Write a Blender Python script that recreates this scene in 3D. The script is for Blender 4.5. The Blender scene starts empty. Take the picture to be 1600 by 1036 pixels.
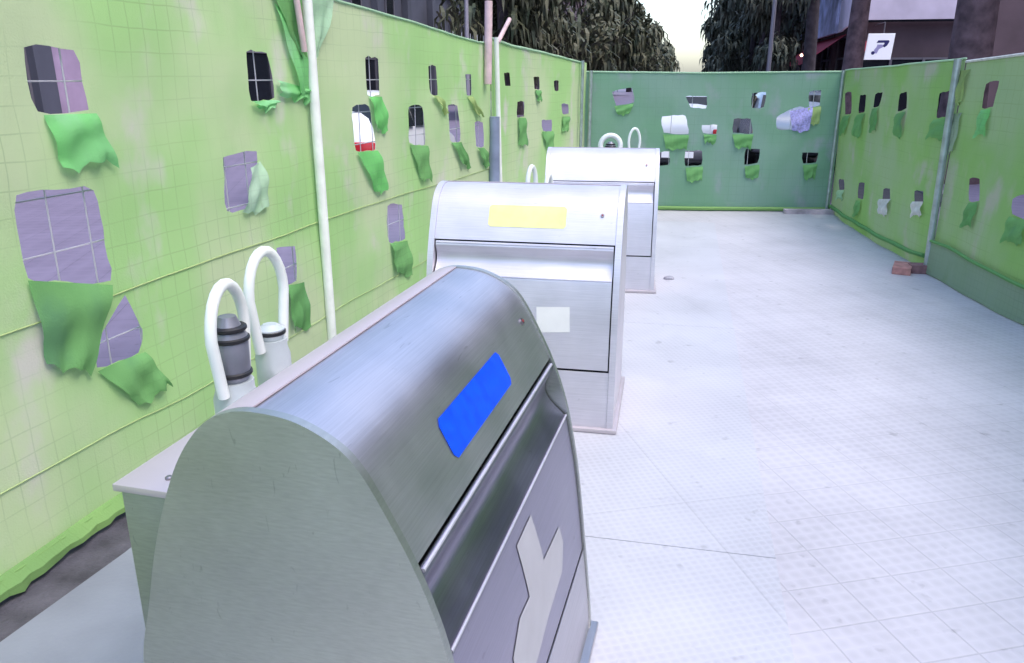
import bpy, bmesh, math, random
from mathutils import Vector, Matrix
from mathutils.geometry import delaunay_2d_cdt
R=math.radians
random.seed(7)
scene=bpy.context.scene
COL=scene.collection
# measured outlines on the fences, (metres along the fence, height): hole, hanging flap, cloth
HL = [
 ( [(4.371, 1.751), (4.597, 1.749), (4.626, 1.535), (4.388, 1.538)] , [(4.41, 1.533), (4.634, 1.53), (4.693, 1.351), (4.435, 1.359)] , 1 ),
 ( [(4.241, 1.302), (4.585, 1.274), (4.602, 0.909), (4.229, 1.008)] , [(4.229, 1.012), (4.582, 0.909), (4.409, 0.612), (4.241, 0.714)] , 2 ),
 ( [(4.656, 0.862), (4.73, 0.686), (4.689, 0.596), (4.453, 0.613), (4.467, 0.705)] , [(4.452, 0.608), (4.705, 0.599), (4.807, 0.421), (4.623, 0.403)] , 2 ),
 ( [(5.628, 1.775), (5.829, 1.775), (5.848, 1.55), (5.623, 1.54)] , [(5.613, 1.546), (5.848, 1.546), (5.817, 1.504), (5.66, 1.507)] , 1 ),
 ( [(5.337, 1.319), (5.638, 1.323), (5.546, 1.052), (5.332, 1.061)] , [(5.533, 1.245), (5.639, 1.265), (5.645, 1.046), (5.426, 1.031)] , 0 ),
 ( [(6.829, 1.775), (7.037, 1.773), (7.028, 1.541), (6.834, 1.545)] , [(6.851, 1.541), (7.046, 1.537), (7.086, 1.32), (6.914, 1.338)] , 1 ),
 ( [(6.615, 1.495), (6.854, 1.495), (6.952, 1.208), (6.652, 1.222)] , [(6.652, 1.222), (6.952, 1.208), (7.044, 0.939), (6.868, 0.954)] , 1 ),
 ( [(7.455, 1.469), (7.699, 1.462), (7.732, 1.176), (7.473, 1.21)] , [(7.472, 1.205), (7.744, 1.176), (7.771, 0.921), (7.606, 0.95)] , 2 ),
 ( [(7.816, 1.738), (7.961, 1.74), (7.982, 1.522), (7.847, 1.534)] , [(7.846, 1.529), (7.994, 1.522), (8.154, 1.386), (8.036, 1.4)] , 3 ),
 ( [(8.597, 1.685), (8.735, 1.685), (8.742, 1.507), (8.634, 1.509)] , [(8.633, 1.504), (8.758, 1.502), (8.998, 1.341), (8.848, 1.348)] , 3 ),
 ( [(8.199, 1.456), (8.422, 1.45), (8.434, 1.153), (8.207, 1.17)] , [(8.22, 1.164), (8.434, 1.153), (8.651, 0.925), (8.423, 0.969)] , 2 ),
 ( [(8.813, 1.296), (9.013, 1.286), (9.022, 1.066), (8.836, 1.081)] , [(8.836, 1.075), (9.022, 1.061), (9.141, 0.886), (8.965, 0.904)] , 2 ),
 ( [(7.052, 0.845), (7.325, 0.814), (7.342, 0.552), (7.053, 0.585)] , [(7.072, 0.581), (7.353, 0.545), (7.372, 0.287), (7.109, 0.358)] , 2 ),
 ( [(5.684, 0.835), (5.885, 0.805), (5.866, 0.606), (5.677, 0.619)] , [(5.739, 0.617), (5.93, 0.59), (5.944, 0.329), (5.76, 0.367)] , 2 ),
 ( [(9.597, 1.701), (9.749, 1.702), (9.766, 1.575), (9.63, 1.576)] , None , 0 ),
 ( [(10.42, 1.662), (10.626, 1.663), (10.631, 1.535), (10.444, 1.537)] , [(10.444, 1.531), (10.631, 1.528), (10.613, 1.419), (10.488, 1.422)] , 2 ),
 ( [(11.14, 1.623), (11.308, 1.623), (11.315, 1.512), (11.17, 1.514)] , None , 0 ),
 ( [(9.945, 1.435), (10.15, 1.43), (10.172, 1.274), (9.964, 1.283)] , [(9.983, 1.276), (10.191, 1.267), (10.215, 0.987), (10.003, 1.015)] , 2 ),
 ( [(11.423, 1.37), (11.681, 1.363), (11.69, 1.246), (11.456, 1.255)] , [(11.432, 1.228), (11.692, 1.217), (11.599, 1.053), (11.418, 1.063)] , 2 ),
 ( [(10.706, 1.218), (11.068, 1.215), (11.075, 1.083), (10.755, 1.102)] , [(10.689, 1.099), (11.099, 1.082), (11.061, 0.881), (10.806, 0.915)] , 2 ),
]
HB = [
 ( [(0.322, 1.489), (0.584, 1.543), (0.625, 1.357), (0.385, 1.31)] , [(0.369, 1.31), (0.61, 1.342), (0.567, 1.217), (0.406, 1.201)] , 2 ),
 ( [(1.245, 1.436), (1.532, 1.436), (1.528, 1.281), (1.319, 1.296)] , None , 0 ),
 ( [(0.964, 1.194), (1.277, 1.203), (1.334, 0.966), (1.0, 0.981)] , [(1.001, 0.965), (1.326, 0.958), (1.306, 0.775), (1.044, 0.79)] , 1 ),
 ( [(1.478, 1.085), (1.687, 1.086), (1.681, 0.967), (1.502, 0.983)] , [(1.511, 0.967), (1.681, 0.96), (1.665, 0.856), (1.535, 0.864)] , 0 ),
 ( [(1.873, 1.165), (2.097, 1.165), (2.138, 0.977), (1.873, 0.984)] , [(1.874, 0.968), (2.139, 0.969), (2.115, 0.794), (1.92, 0.809)] , 0 ),
 ( [(2.076, 1.475), (2.256, 1.49), (2.243, 1.298), (2.086, 1.282)] , None , 0 ),
 ( [(2.775, 1.491), (2.929, 1.514), (2.936, 1.322), (2.797, 1.299)] , [(2.782, 1.291), (2.945, 1.314), (2.94, 1.089), (2.836, 1.097)] , 3 ),
 ( [(2.398, 1.182), (2.608, 1.298), (2.748, 1.314), (2.718, 1.018), (2.413, 1.033)] , [(2.557, 1.252), (2.843, 1.314), (2.83, 1.011), (2.607, 1.01)] , 4 ),
 ( [(0.966, 0.741), (1.103, 0.758), (1.106, 0.58), (0.976, 0.563)] , None , 0 ),
 ( [(1.29, 0.767), (1.518, 0.767), (1.524, 0.582), (1.304, 0.564)] , [(1.313, 0.548), (1.533, 0.566), (1.53, 0.386), (1.341, 0.377)] , 2 ),
 ( [(2.059, 0.794), (2.244, 0.795), (2.229, 0.61), (2.053, 0.585)] , [(2.063, 0.568), (2.247, 0.594), (2.247, 0.423), (2.085, 0.414)] , 0 ),
 ( [(2.772, 0.749), (2.988, 0.75), (2.971, 0.622), (2.796, 0.605)] , [(2.798, 0.588), (2.981, 0.606), (2.962, 0.427), (2.834, 0.41)] , 0 ),
]
HR = [
 ( [(0.166, 1.479), (0.392, 1.497), (0.462, 1.241), (0.238, 1.217)] , [(0.186, 1.2), (0.469, 1.227), (0.408, 0.999), (0.111, 0.98)] , 2 ),
 ( [(0.713, 1.466), (0.947, 1.471), (0.937, 1.282), (0.738, 1.253)] , [(0.718, 1.238), (0.969, 1.27), (0.967, 1.008), (0.703, 0.989)] , 2 ),
 ( [(1.287, 1.484), (1.571, 1.515), (1.531, 1.365), (1.307, 1.344)] , [(1.29, 1.33), (1.537, 1.352), (1.585, 1.11), (1.308, 1.093)] , 2 ),
 ( [(2.141, 1.5), (2.361, 1.533), (2.407, 1.37), (2.162, 1.33)] , [(2.171, 1.312), (2.401, 1.346), (2.433, 1.103), (2.195, 1.092)] , 2 ),
 ( [(3.029, 1.527), (3.305, 1.558), (3.335, 1.351), (3.035, 1.31)] , [(3.014, 1.298), (3.318, 1.334), (3.293, 1.147), (2.997, 1.137)] , 2 ),
 ( [(3.783, 1.612), (3.99, 1.636), (3.989, 1.436), (3.794, 1.419)] , [(3.788, 1.409), (3.973, 1.426), (3.977, 1.23), (3.801, 1.209)] , 1 ),
 ( [(0.258, 0.443), (0.552, 0.479), (0.611, 0.363), (0.353, 0.321)] , [(0.293, 0.313), (0.614, 0.356), (0.641, 0.243), (0.347, 0.208)] , 0 ),
 ( [(1.158, 0.516), (1.355, 0.54), (1.42, 0.357), (1.193, 0.338)] , [(1.153, 0.31), (1.378, 0.336), (1.389, 0.158), (1.155, 0.141)] , 2 ),
 ( [(2.031, 0.558), (2.249, 0.593), (2.301, 0.485), (2.061, 0.45)] , [(1.996, 0.447), (2.316, 0.494), (2.327, 0.334), (2.112, 0.299)] , 5 ),
 ( [(2.853, 0.65), (3.062, 0.678), (3.099, 0.579), (2.891, 0.548)] , [(2.848, 0.548), (3.097, 0.585), (3.117, 0.46), (2.924, 0.422)] , 5 ),
 ( [(3.806, 0.882), (3.979, 0.902), (4.026, 0.723), (3.854, 0.698)] , [(3.858, 0.688), (4.028, 0.719), (4.031, 0.516), (3.85, 0.504)] , 2 ),
 ( [(4.498, 0.817), (4.649, 0.875), (4.748, 0.697), (4.523, 0.704)] , [(4.511, 0.688), (4.733, 0.694), (4.745, 0.527), (4.51, 0.498)] , 2 ),
]

# ------------------------------------------------------------------ materials
def mat(name,base,rough=.6,metal=0.,noise=None,bump=None,spec=.5,trans=0,emit=None):
    """noise=(scale,amount) mottles the base colour, bump=(scale,strength)"""
    m=bpy.data.materials.new(name); m.use_nodes=True
    nt=m.node_tree; b=nt.nodes['Principled BSDF']
    b.inputs['Base Color'].default_value=(*base,1); b.inputs['Roughness'].default_value=rough
    b.inputs['Metallic'].default_value=metal; b.inputs['Specular IOR Level'].default_value=spec
    tc=nt.nodes.new('ShaderNodeTexCoord')
    if noise:
        n=nt.nodes.new('ShaderNodeTexNoise'); n.inputs['Scale'].default_value=noise[0]; n.inputs['Detail'].default_value=6
        r=nt.nodes.new('ShaderNodeMapRange'); r.inputs['From Min'].default_value=.3; r.inputs['From Max'].default_value=.7
        r.inputs['To Min'].default_value=1-noise[1]; r.inputs['To Max'].default_value=1+noise[1]
        h=nt.nodes.new('ShaderNodeVectorMath'); h.operation='SCALE'; h.inputs[0].default_value=base
        nt.links.new(tc.outputs['Object'],n.inputs['Vector']); nt.links.new(n.outputs['Fac'],r.inputs['Value'])
        nt.links.new(r.outputs[0],h.inputs['Scale']); nt.links.new(h.outputs[0],b.inputs['Base Color'])
    if bump:
        n=nt.nodes.new('ShaderNodeTexNoise'); n.inputs['Scale'].default_value=bump[0]; n.inputs['Detail'].default_value=5
        bp=nt.nodes.new('ShaderNodeBump'); bp.inputs['Strength'].default_value=bump[1]; bp.inputs['Distance'].default_value=.01
        nt.links.new(tc.outputs['Object'],n.inputs['Vector']); nt.links.new(n.outputs['Fac'],bp.inputs['Height'])
        nt.links.new(bp.outputs[0],b.inputs['Normal'])
    if emit:
        b.inputs['Emission Color'].default_value=(*emit[0],1); b.inputs['Emission Strength'].default_value=emit[1]
    return m

def steel(name,base,rough,stretch=(3,3,3),metal=1.):
    """brushed stainless sheet: fine stretched grain in roughness and bump, broad smudges"""
    m=bpy.data.materials.new(name); m.use_nodes=True
    nt=m.node_tree; b=nt.nodes['Principled BSDF']; b.inputs['Metallic'].default_value=metal
    tc=nt.nodes.new('ShaderNodeTexCoord'); mp=nt.nodes.new('ShaderNodeMapping'); mp.inputs['Scale'].default_value=stretch
    n=nt.nodes.new('ShaderNodeTexNoise'); n.inputs['Scale'].default_value=6; n.inputs['Detail'].default_value=8
    n2=nt.nodes.new('ShaderNodeTexNoise'); n2.inputs['Scale'].default_value=5; n2.inputs['Detail'].default_value=5
    nt.links.new(tc.outputs['Object'],mp.inputs['Vector']); nt.links.new(mp.outputs[0],n.inputs['Vector'])
    nt.links.new(tc.outputs['Object'],n2.inputs['Vector'])
    r=nt.nodes.new('ShaderNodeMapRange'); r.inputs['From Min'].default_value=.3; r.inputs['From Max'].default_value=.7
    r.inputs['To Min'].default_value=rough-.03; r.inputs['To Max'].default_value=rough+.05
    nt.links.new(n2.outputs['Fac'],r.inputs['Value']); nt.links.new(r.outputs[0],b.inputs['Roughness'])
    r2=nt.nodes.new('ShaderNodeMapRange'); r2.inputs['From Min'].default_value=.35; r2.inputs['From Max'].default_value=.65
    r2.inputs['To Min'].default_value=.95; r2.inputs['To Max'].default_value=1.05
    nt.links.new(n2.outputs['Fac'],r2.inputs['Value'])
    h=nt.nodes.new('ShaderNodeVectorMath'); h.operation='SCALE'; h.inputs[0].default_value=base
    r3=nt.nodes.new('ShaderNodeMapRange'); r3.inputs['From Min'].default_value=.3; r3.inputs['From Max'].default_value=.7
    r3.inputs['To Min'].default_value=.93; r3.inputs['To Max'].default_value=1.07; nt.links.new(n.outputs['Fac'],r3.inputs['Value'])
    # sparse fine scratches
    wv=nt.nodes.new('ShaderNodeTexNoise'); wv.inputs['Scale'].default_value=9; wv.inputs['Detail'].default_value=2; wv.inputs['Distortion'].default_value=1.5
    mp2=nt.nodes.new('ShaderNodeMapping'); mp2.inputs['Scale'].default_value=(1,7,2); mp2.inputs['Rotation'].default_value=(.5,.4,.6)
    nt.links.new(tc.outputs['Object'],mp2.inputs['Vector']); nt.links.new(mp2.outputs[0],wv.inputs['Vector'])
    sc=nt.nodes.new('ShaderNodeMapRange'); sc.inputs['From Min'].default_value=.70; sc.inputs['From Max'].default_value=.76
    sc.inputs['To Min'].default_value=1; sc.inputs['To Max'].default_value=.82; nt.links.new(wv.outputs['Fac'],sc.inputs['Value'])
    mu=nt.nodes.new('ShaderNodeMath'); mu.operation='MULTIPLY'; nt.links.new(r2.outputs[0],mu.inputs[0]); nt.links.new(r3.outputs[0],mu.inputs[1])
    mu2=nt.nodes.new('ShaderNodeMath'); mu2.operation='MULTIPLY'; nt.links.new(mu.outputs[0],mu2.inputs[0]); nt.links.new(sc.outputs[0],mu2.inputs[1])
    nt.links.new(mu2.outputs[0],h.inputs['Scale']); nt.links.new(h.outputs[0],b.inputs['Base Color'])
    bp=nt.nodes.new('ShaderNodeBump'); bp.inputs['Strength'].default_value=.12; bp.inputs['Distance'].default_value=.002
    nt.links.new(n.outputs['Fac'],bp.inputs['Height']); nt.links.new(bp.outputs[0],b.inputs['Normal'])
    return m

def netmat(name,c1,c2,c3,grid=.1,transl=.25):
    """woven debris netting, UV in metres: mottled dye, faint imprint of the wire panel, stitched seams"""
    m=bpy.data.materials.new(name); m.use_nodes=True; nt=m.node_tree; L=nt.links.new
    b=nt.nodes['Principled BSDF']; out=nt.nodes['Material Output']; b.inputs['Roughness'].default_value=.75
    b.inputs['Specular IOR Level'].default_value=.25
    uv=nt.nodes.new('ShaderNodeUVMap'); uv.uv_map='UVMap'
    def noise(sc,det=4,st=(1,1,1)):
        mp=nt.nodes.new('ShaderNodeMapping'); mp.inputs['Scale'].default_value=st
        n=nt.nodes.new('ShaderNodeTexNoise'); n.inputs['Scale'].default_value=sc; n.inputs['Detail'].default_value=det
        L(uv.outputs[0],mp.inputs['Vector']); L(mp.outputs[0],n.inputs['Vector']); return n
    def ramp(src,a,c):
        r=nt.nodes.new('ShaderNodeMapRange'); r.inputs['From Min'].default_value=a; r.inputs['From Max'].default_value=c
        r.interpolation_type='SMOOTHSTEP'; L(src,r.inputs['Value']); return r.outputs[0]
    def mix(f,a,c):
        x=nt.nodes.new('ShaderNodeMix'); x.data_type='RGBA'; L(f,x.inputs['Factor'])
        if isinstance(a,tuple): x.inputs['A'].default_value=(*a,1)
        else: L(a,x.inputs['A'])
        if isinstance(c,tuple): x.inputs['B'].default_value=(*c,1)
        else: L(c,x.inputs['B'])
        return x.outputs['Result']
    col=mix(ramp(noise(1.1,3,(1,.7,1)).outputs['Fac'],.38,.62),c1,c2)
    col=mix(ramp(noise(2.3,4,(1.3,.8,1)).outputs['Fac'],.55,.75),col,c3)
    br=nt.nodes.new('ShaderNodeTexBrick'); br.offset=0; br.squash=1
    br.inputs['Scale'].default_value=1; br.inputs['Brick Width'].default_value=grid; br.inputs['Row Height'].default_value=grid*1.1
    br.inputs['Mortar Size'].default_value=.0035; br.inputs['Mortar Smooth'].default_value=.6
    wob=noise(3,2); add=nt.nodes.new('ShaderNodeVectorMath'); add.operation='SCALE'; add.inputs['Scale'].default_value=.03
    L(wob.outputs['Color'],add.inputs[0]); ad=nt.nodes.new('ShaderNodeVectorMath'); ad.operation='ADD'
    L(uv.outputs[0],ad.inputs[0]); L(add.outputs[0],ad.inputs[1]); L(ad.outputs[0],br.inputs['Vector'])
    fade=nt.nodes.new('ShaderNodeMath'); fade.operation='MULTIPLY'; L(br.outputs['Fac'],fade.inputs[0])
    L(ramp(noise(1.7,2).outputs['Fac'],.3,.75),fade.inputs[1])
    f2=nt.nodes.new('ShaderNodeMath'); f2.operation='MULTIPLY'; f2.inputs[1].default_value=.32; L(fade.outputs[0],f2.inputs[0])
    dark=tuple(k*.55 for k in c2)
    col=mix(f2.outputs[0],col,dark)
    L(col,b.inputs['Base Color'])
    wv=noise(140,2); wr=noise(4,6,(1,.45,1))
    ma=nt.nodes.new('ShaderNodeMath'); ma.operation='MULTIPLY_ADD'; ma.inputs[1].default_value=9; L(wr.outputs['Fac'],ma.inputs[0]); L(wv.outputs['Fac'],ma.inputs[2])
    bp=nt.nodes.new('ShaderNodeBump'); bp.inputs['Strength'].default_value=.35; bp.inputs['Distance'].default_value=.0045
    L(ma.outputs[0],bp.inputs['Height']); L(bp.outputs[0],b.inputs['Normal'])
    tr=nt.nodes.new('ShaderNodeBsdfTranslucent'); L(col,tr.inputs['Color'])
    ms=nt.nodes.new('ShaderNodeMixShader'); ms.inputs[0].default_value=transl
    L(b.outputs[0],ms.inputs[1]); L(tr.outputs[0],ms.inputs[2]); L(ms.outputs[0],out.inputs['Surface'])
    return m

def floormat(name,base,tile,lattice,rot,JV=.06):
    m=bpy.data.materials.new(name); m.use_nodes=True; nt=m.node_tree; L=nt.links.new
    b=nt.nodes['Principled BSDF']; b.inputs['Roughness'].default_value=.55
    tc=nt.nodes.new('ShaderNodeTexCoord'); mp=nt.nodes.new('ShaderNodeMapping'); mp.inputs['Rotation'].default_value=(0,0,rot)
    L(tc.outputs['Object'],mp.inputs['Vector'])
    n=nt.nodes.new('ShaderNodeTexNoise'); n.inputs['Scale'].default_value=1.6; n.inputs['Detail'].default_value=7; L(mp.outputs[0],n.inputs['Vector'])
    r=nt.nodes.new('ShaderNodeMapRange'); r.inputs['From Min'].default_value=.3; r.inputs['From Max'].default_value=.7
    r.inputs['To Min'].default_value=.9; r.inputs['To Max'].default_value=1.06; L(n.outputs['Fac'],r.inputs['Value'])
    # small round studs in a lattice
    sx=nt.nodes.new('ShaderNodeSeparateXYZ'); L(mp.outputs[0],sx.inputs[0])
    def M(op,a,bb=None,v=None):
        x=nt.nodes.new('ShaderNodeMath'); x.operation=op; L(a,x.inputs[0])
        if bb is not None: L(bb,x.inputs[1])
        if v is not None: x.inputs[1].default_value=v
        return x.outputs[0]
    k=math.pi/lattice
    s=M('MULTIPLY',M('SINE',M('MULTIPLY',sx.outputs[0],v=k)),M('SINE',M('MULTIPLY',sx.outputs[1],v=k)))
    s=M('ABSOLUTE',s)
    br=nt.nodes.new('ShaderNodeTexBrick'); br.offset=0; br.inputs['Scale'].default_value=1
    br.inputs['Brick Width'].default_value=tile; br.inputs['Row Height'].default_value=tile
    br.inputs['Mortar Size'].default_value=.004; br.inputs['Mortar Smooth'].default_value=.5
    L(mp.outputs[0],br.inputs['Vector'])
    n3=nt.nodes.new('ShaderNodeTexNoise'); n3.inputs['Scale'].default_value=.9; n3.inputs['Detail'].default_value=4; L(tc.outputs['Object'],n3.inputs['Vector'])
    vis=nt.nodes.new('ShaderNodeMapRange'); vis.inputs['From Min'].default_value=.3; vis.inputs['From Max'].default_value=.7; vis.inputs['To Min'].default_value=.45; L(n3.outputs['Fac'],vis.inputs['Value'])
    sv=M('MULTIPLY',M('MULTIPLY',s,vis.outputs[0]),v=.14)
    jv=M('MULTIPLY',br.outputs['Fac'],v=JV)
    n4=nt.nodes.new('ShaderNodeTexNoise'); n4.inputs['Scale'].default_value=11; n4.inputs['Detail'].default_value=3; L(tc.outputs['Object'],n4.inputs['Vector'])
    sp=nt.nodes.new('ShaderNodeMapRange'); sp.inputs['From Min'].default_value=.66; sp.inputs['From Max'].default_value=.74; sp.inputs['To Max'].default_value=.22; L(n4.outputs['Fac'],sp.inputs['Value'])
    n5=nt.nodes.new('ShaderNodeTexNoise'); n5.inputs['Scale'].default_value=2.4; n5.inputs['Detail'].default_value=9; n5.inputs['Roughness'].default_value=.7; n5.inputs['Distortion'].default_value=.8; L(mp.outputs[0],n5.inputs['Vector'])
    st=nt.nodes.new('ShaderNodeMapRange'); st.inputs['From Min'].default_value=.52; st.inputs['From Max'].default_value=.70; st.inputs['To Max'].default_value=.07; L(n5.outputs['Fac'],st.inputs['Value'])
    f=M('SUBTRACT',M('SUBTRACT',r.outputs[0],sv),jv); f=M('SUBTRACT',M('SUBTRACT',f,sp.outputs[0]),st.outputs[0])
    h=nt.nodes.new('ShaderNodeVectorMath'); h.operation='SCALE'; h.inputs[0].default_value=base; L(f,h.inputs['Scale']); L(h.outputs[0],b.inputs['Base Color'])
    bp=nt.nodes.new('ShaderNodeBump'); bp.inputs['Strength'].default_value=.35; bp.inputs['Distance'].default_value=.003
    hh=M('SUBTRACT',s,M('MULTIPLY',br.outputs['Fac'],v=1.5)); L(hh,bp.inputs['Height']); L(bp.outputs[0],b.inputs['Normal'])
    return m

def leafmat(name,a,bb):
    m=bpy.data.materials.new(name); m.use_nodes=True; nt=m.node_tree; L=nt.links.new
    b=nt.nodes['Principled BSDF']; b.inputs['Roughness'].default_value=.6
    tc=nt.nodes.new('ShaderNodeTexCoord'); n=nt.nodes.new('ShaderNodeTexNoise'); n.inputs['Scale'].default_value=1.2; n.inputs['Detail'].default_value=5
    L(tc.outputs['Object'],n.inputs['Vector'])
    x=nt.nodes.new('ShaderNodeMix'); x.data_type='RGBA'; x.inputs['A'].default_value=(*a,1); x.inputs['B'].default_value=(*bb,1)
    r=nt.nodes.new('ShaderNodeMapRange'); r.inputs['From Min'].default_value=.35; r.inputs['From Max'].default_value=.65; L(n.outputs['Fac'],r.inputs['Value'])
    L(r.outputs[0],x.inputs['Factor']); L(x.outputs['Result'],b.inputs['Base Color'])
    return m

M={}
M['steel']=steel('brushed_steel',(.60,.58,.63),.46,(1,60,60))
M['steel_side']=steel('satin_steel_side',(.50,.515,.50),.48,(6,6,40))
M['steel_lit']=steel('lit_steel',(.70,.665,.735),.46,(1,60,60),.6)  # paler, less metallic copy carrying bright reflections in its colour
M['door_steel']=steel('shaded_door_steel',(.36,.34,.43),.34,(1,60,60))  # darker copy, dark reflections on the door put into its colour
M['floor_shade']=mat('shaded_blue_grey_floor',(.26,.275,.34),.5,.1,(2.5,.15),(60,.2))  # darkened floor colour standing in for shade behind the near container
M['box_steel']=steel('dull_box_steel',(.38,.40,.42),.5,(6,6,40))
M['plate_top']=mat('pale_painted_plate',(.53,.475,.51),.4,.35,(7,.05))
M['ridge']=mat('pale_pinkish_cover',(.60,.52,.57),.45,.3,(7,.05))
M['dark']=mat('dark_gap',(.012,.012,.02),.7)
M['blue']=mat('blue_sticker',(.0,.075,.93),.35,0,(38,.22))
M['yellow']=mat('yellow_sticker',(.84,.82,.36),.45,0,(16,.10))
M['mark_grey']=mat('pale_grey_mark',(.47,.46,.52),.5,0,(10,.05))
M['mark_cream']=mat('cream_mark',(.84,.82,.80),.5,0,(10,.04))
M['white_tube']=mat('white_plastic_tube',(.80,.84,.82),.35,0,(12,.05))
M['grey_plastic']=mat('grey_plastic',(.22,.23,.28),.35,.3,(10,.2))
M['pale_plastic']=mat('pale_grey_plastic',(.55,.60,.62),.35,.2,(10,.1))
M['black']=mat('black_rubber',(.012,.012,.015),.5)
M['bolt']=mat('bolt_metal',(.30,.28,.30),.35,.9)
M['red']=mat('red_lock',(.35,.05,.06),.4)
M['net_l']=netmat('net_lit',(.66,.79,.46),(.47,.77,.30),(.76,.75,.64),.08,.28)  # same netting all round; stronger light on the left put into its colour
M['net_b']=netmat('net_shaded_teal',(.27,.43,.33),(.22,.42,.26),(.36,.43,.42),.10,.3)  # same netting, dimmer light at the far end painted into its colour
M['net_r']=netmat('net_shaded',(.35,.53,.28),(.27,.53,.16),(.45,.51,.39),.09,.35)  # same netting, darkened in colour for its dimmer side
M['flap_pale']=netmat('pale_green_flap',(.48,.72,.50),(.55,.74,.55),(.62,.76,.64),.05,.3)
M['flap_bright']=netmat('vivid_green_flap',(.22,.66,.21),(.31,.70,.33),(.40,.70,.45),.04,.35)
M['flap_dark']=netmat('dark_green_flap',(.16,.40,.14),(.21,.47,.17),(.14,.33,.16),.04,.25)
M['flap_olive']=netmat('olive_green_flap',(.34,.48,.18),(.42,.56,.22),(.28,.40,.16),.04,.25)
M['flap_lilac']=mat('lilac_plastic_flap',(.36,.33,.66),.5,0,(40,.35))
M['flap_white']=mat('white_plastic_flap',(.62,.62,.60),.5,0,(20,.15))
FL=[M['flap_pale'],M['flap_bright'],M['flap_dark'],M['flap_olive'],M['flap_lilac'],M['flap_white']]
M['flap_foot']=netmat('dark_green_foot',(.22,.40,.14),(.28,.48,.16),(.18,.32,.14),.05,.2)
M['seam']=mat('net_stitching',(.40,.52,.22),.8)
M['hem_r']=netmat('dusty_green_hem',(.30,.42,.28),(.34,.44,.33),(.24,.36,.20),.05,.2)
M['pole_white']=mat('whitish_painted_pole',(.88,.90,.86),.45,0,(9,.08),(40,.3))
M['pole_grey']=mat('blue_grey_pole',(.26,.30,.44),.5,.2,(6,.2))
M['pole_galv']=mat('galvanised_post',(.38,.44,.45),.4,.5,(14,.2))
M['wood']=mat('pale_pink_wood',(.62,.46,.48),.7,0,(9,.2),(30,.4))
M['wire']=mat('wire_panel',(.62,.60,.66),.4,.4)
M['asphalt']=mat('asphalt',(.045,.045,.055),.85,0,(3,.25),(90,.6))
M['strip']=mat('dusty_asphalt_strip',(.085,.08,.10),.9,0,(7,.45),(60,1))
M['floor']=floormat('studded_pale_tiles',(.575,.55,.60),.2,.05,R(-12.5),.17)
M['plate']=floormat('pale_platform_plate',(.555,.55,.605),1.3,.03,R(-12.5),.08)
M['paving']=floormat('lilac_paving_slabs',(.22,.19,.28),.42,.2,R(-12.2),.3)
M['brickm']=mat('pinkish_brick',(.50,.24,.22),.85,0,(14,.3),(50,.8))
M['plank']=mat('grey_wood_plank',(.42,.36,.40),.8,0,(9,.3),(30,.5))
M['stone']=mat('small_grey_stone',(.32,.32,.38),.8,0,(20,.2))
M['bark']=mat('dark_bark',(.055,.042,.052),.9,0,(5,.4),(14,1))
M['bark_p']=mat('purple_brown_bark',(.14,.090,.105),.9,0,(5,.45),(12,1))
M['leaf1']=leafmat('dark_leaves',(.026,.040,.018),(.105,.100,.058))
M['leaf2']=leafmat('dark_fronds',(.036,.052,.038),(.12,.125,.095))
M['slate']=mat('slate_facade',(.060,.062,.085),.7,0,(.6,.3),(4,.5))
M['brown_f']=mat('brown_facade',(.095,.062,.078),.7,0,(.6,.3),(4,.5))
M['mauve']=mat('mauve_pilaster',(.30,.22,.32),.6,0,(1.5,.2))
M['glass']=mat('dark_shop_glass',(.012,.014,.020),.12)
M['frame']=mat('grey_window_frame',(.16,.15,.18),.5,.3)
M['fascia']=mat('pale_lilac_fascia',(.62,.55,.68),.5,0,(1.2,.12))
M['fascia2']=mat('mottled_blue_white_sign',(.42,.44,.66),.5,0,(1.6,.5))
M['awning']=mat('crimson_awning',(.42,.05,.09),.7,0,(3,.25))
M['white_sign']=mat('white_sign_face',(.80,.80,.88),.4,emit=((.8,.8,.9),.12))
M['navy']=mat('navy_print',(.035,.03,.16),.5)
M['lamp']=mat('lit_lamp_glass',(.9,.7,.6),.4,emit=((1,.62,.42),3.2))
M['carwhite']=mat('white_car_paint',(.72,.74,.78),.2,0,None,None,.6)
M['carblue']=mat('blue_car_paint',(.05,.12,.35),.2,0,None,None,.6)
M['cargrey']=mat('silver_car_paint',(.42,.44,.48),.25,.4)
M['carglass']=mat('car_glass',(.015,.02,.025),.06)
M['tail']=mat('red_tail_light',(.55,.02,.03),.2)
M['rim']=mat('wheel_rim',(.4,.4,.42),.3,.8)

# ------------------------------------------------------------------ helpers
def link(o,parent=None):
    COL.objects.link(o)
    if parent: o.parent=parent
    return o
def mesh(name,bm,m,parent=None,smooth=False):
    bmesh.ops.recalc_face_normals(bm,faces=bm.faces)
    me=bpy.data.meshes.new(name); bm.to_mesh(me); bm.free(); me.materials.append(m)
    if smooth:
        for p in me.polygons: p.use_smooth=True
        try: me.set_sharp_from_angle(angle=R(35))
        except Exception: pass
    o=bpy.data.objects.new(name,me); return link(o,parent)
def thing(name,label,cat,loc=(0,0,0),rz=0,group=None):
    o=bpy.data.objects.new(name,None); COL.objects.link(o); o.empty_display_size=.2
    o.location=loc; o.rotation_euler=(0,0,rz); o['label']=label; o['category']=cat
    if group: o['group']=group
    return o
def tag(o,label,cat,group=None):
    o['label']=label; o['category']=cat
    if group: o['group']=group
    return o
def struct(o): o['kind']='structure'; return o
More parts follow.
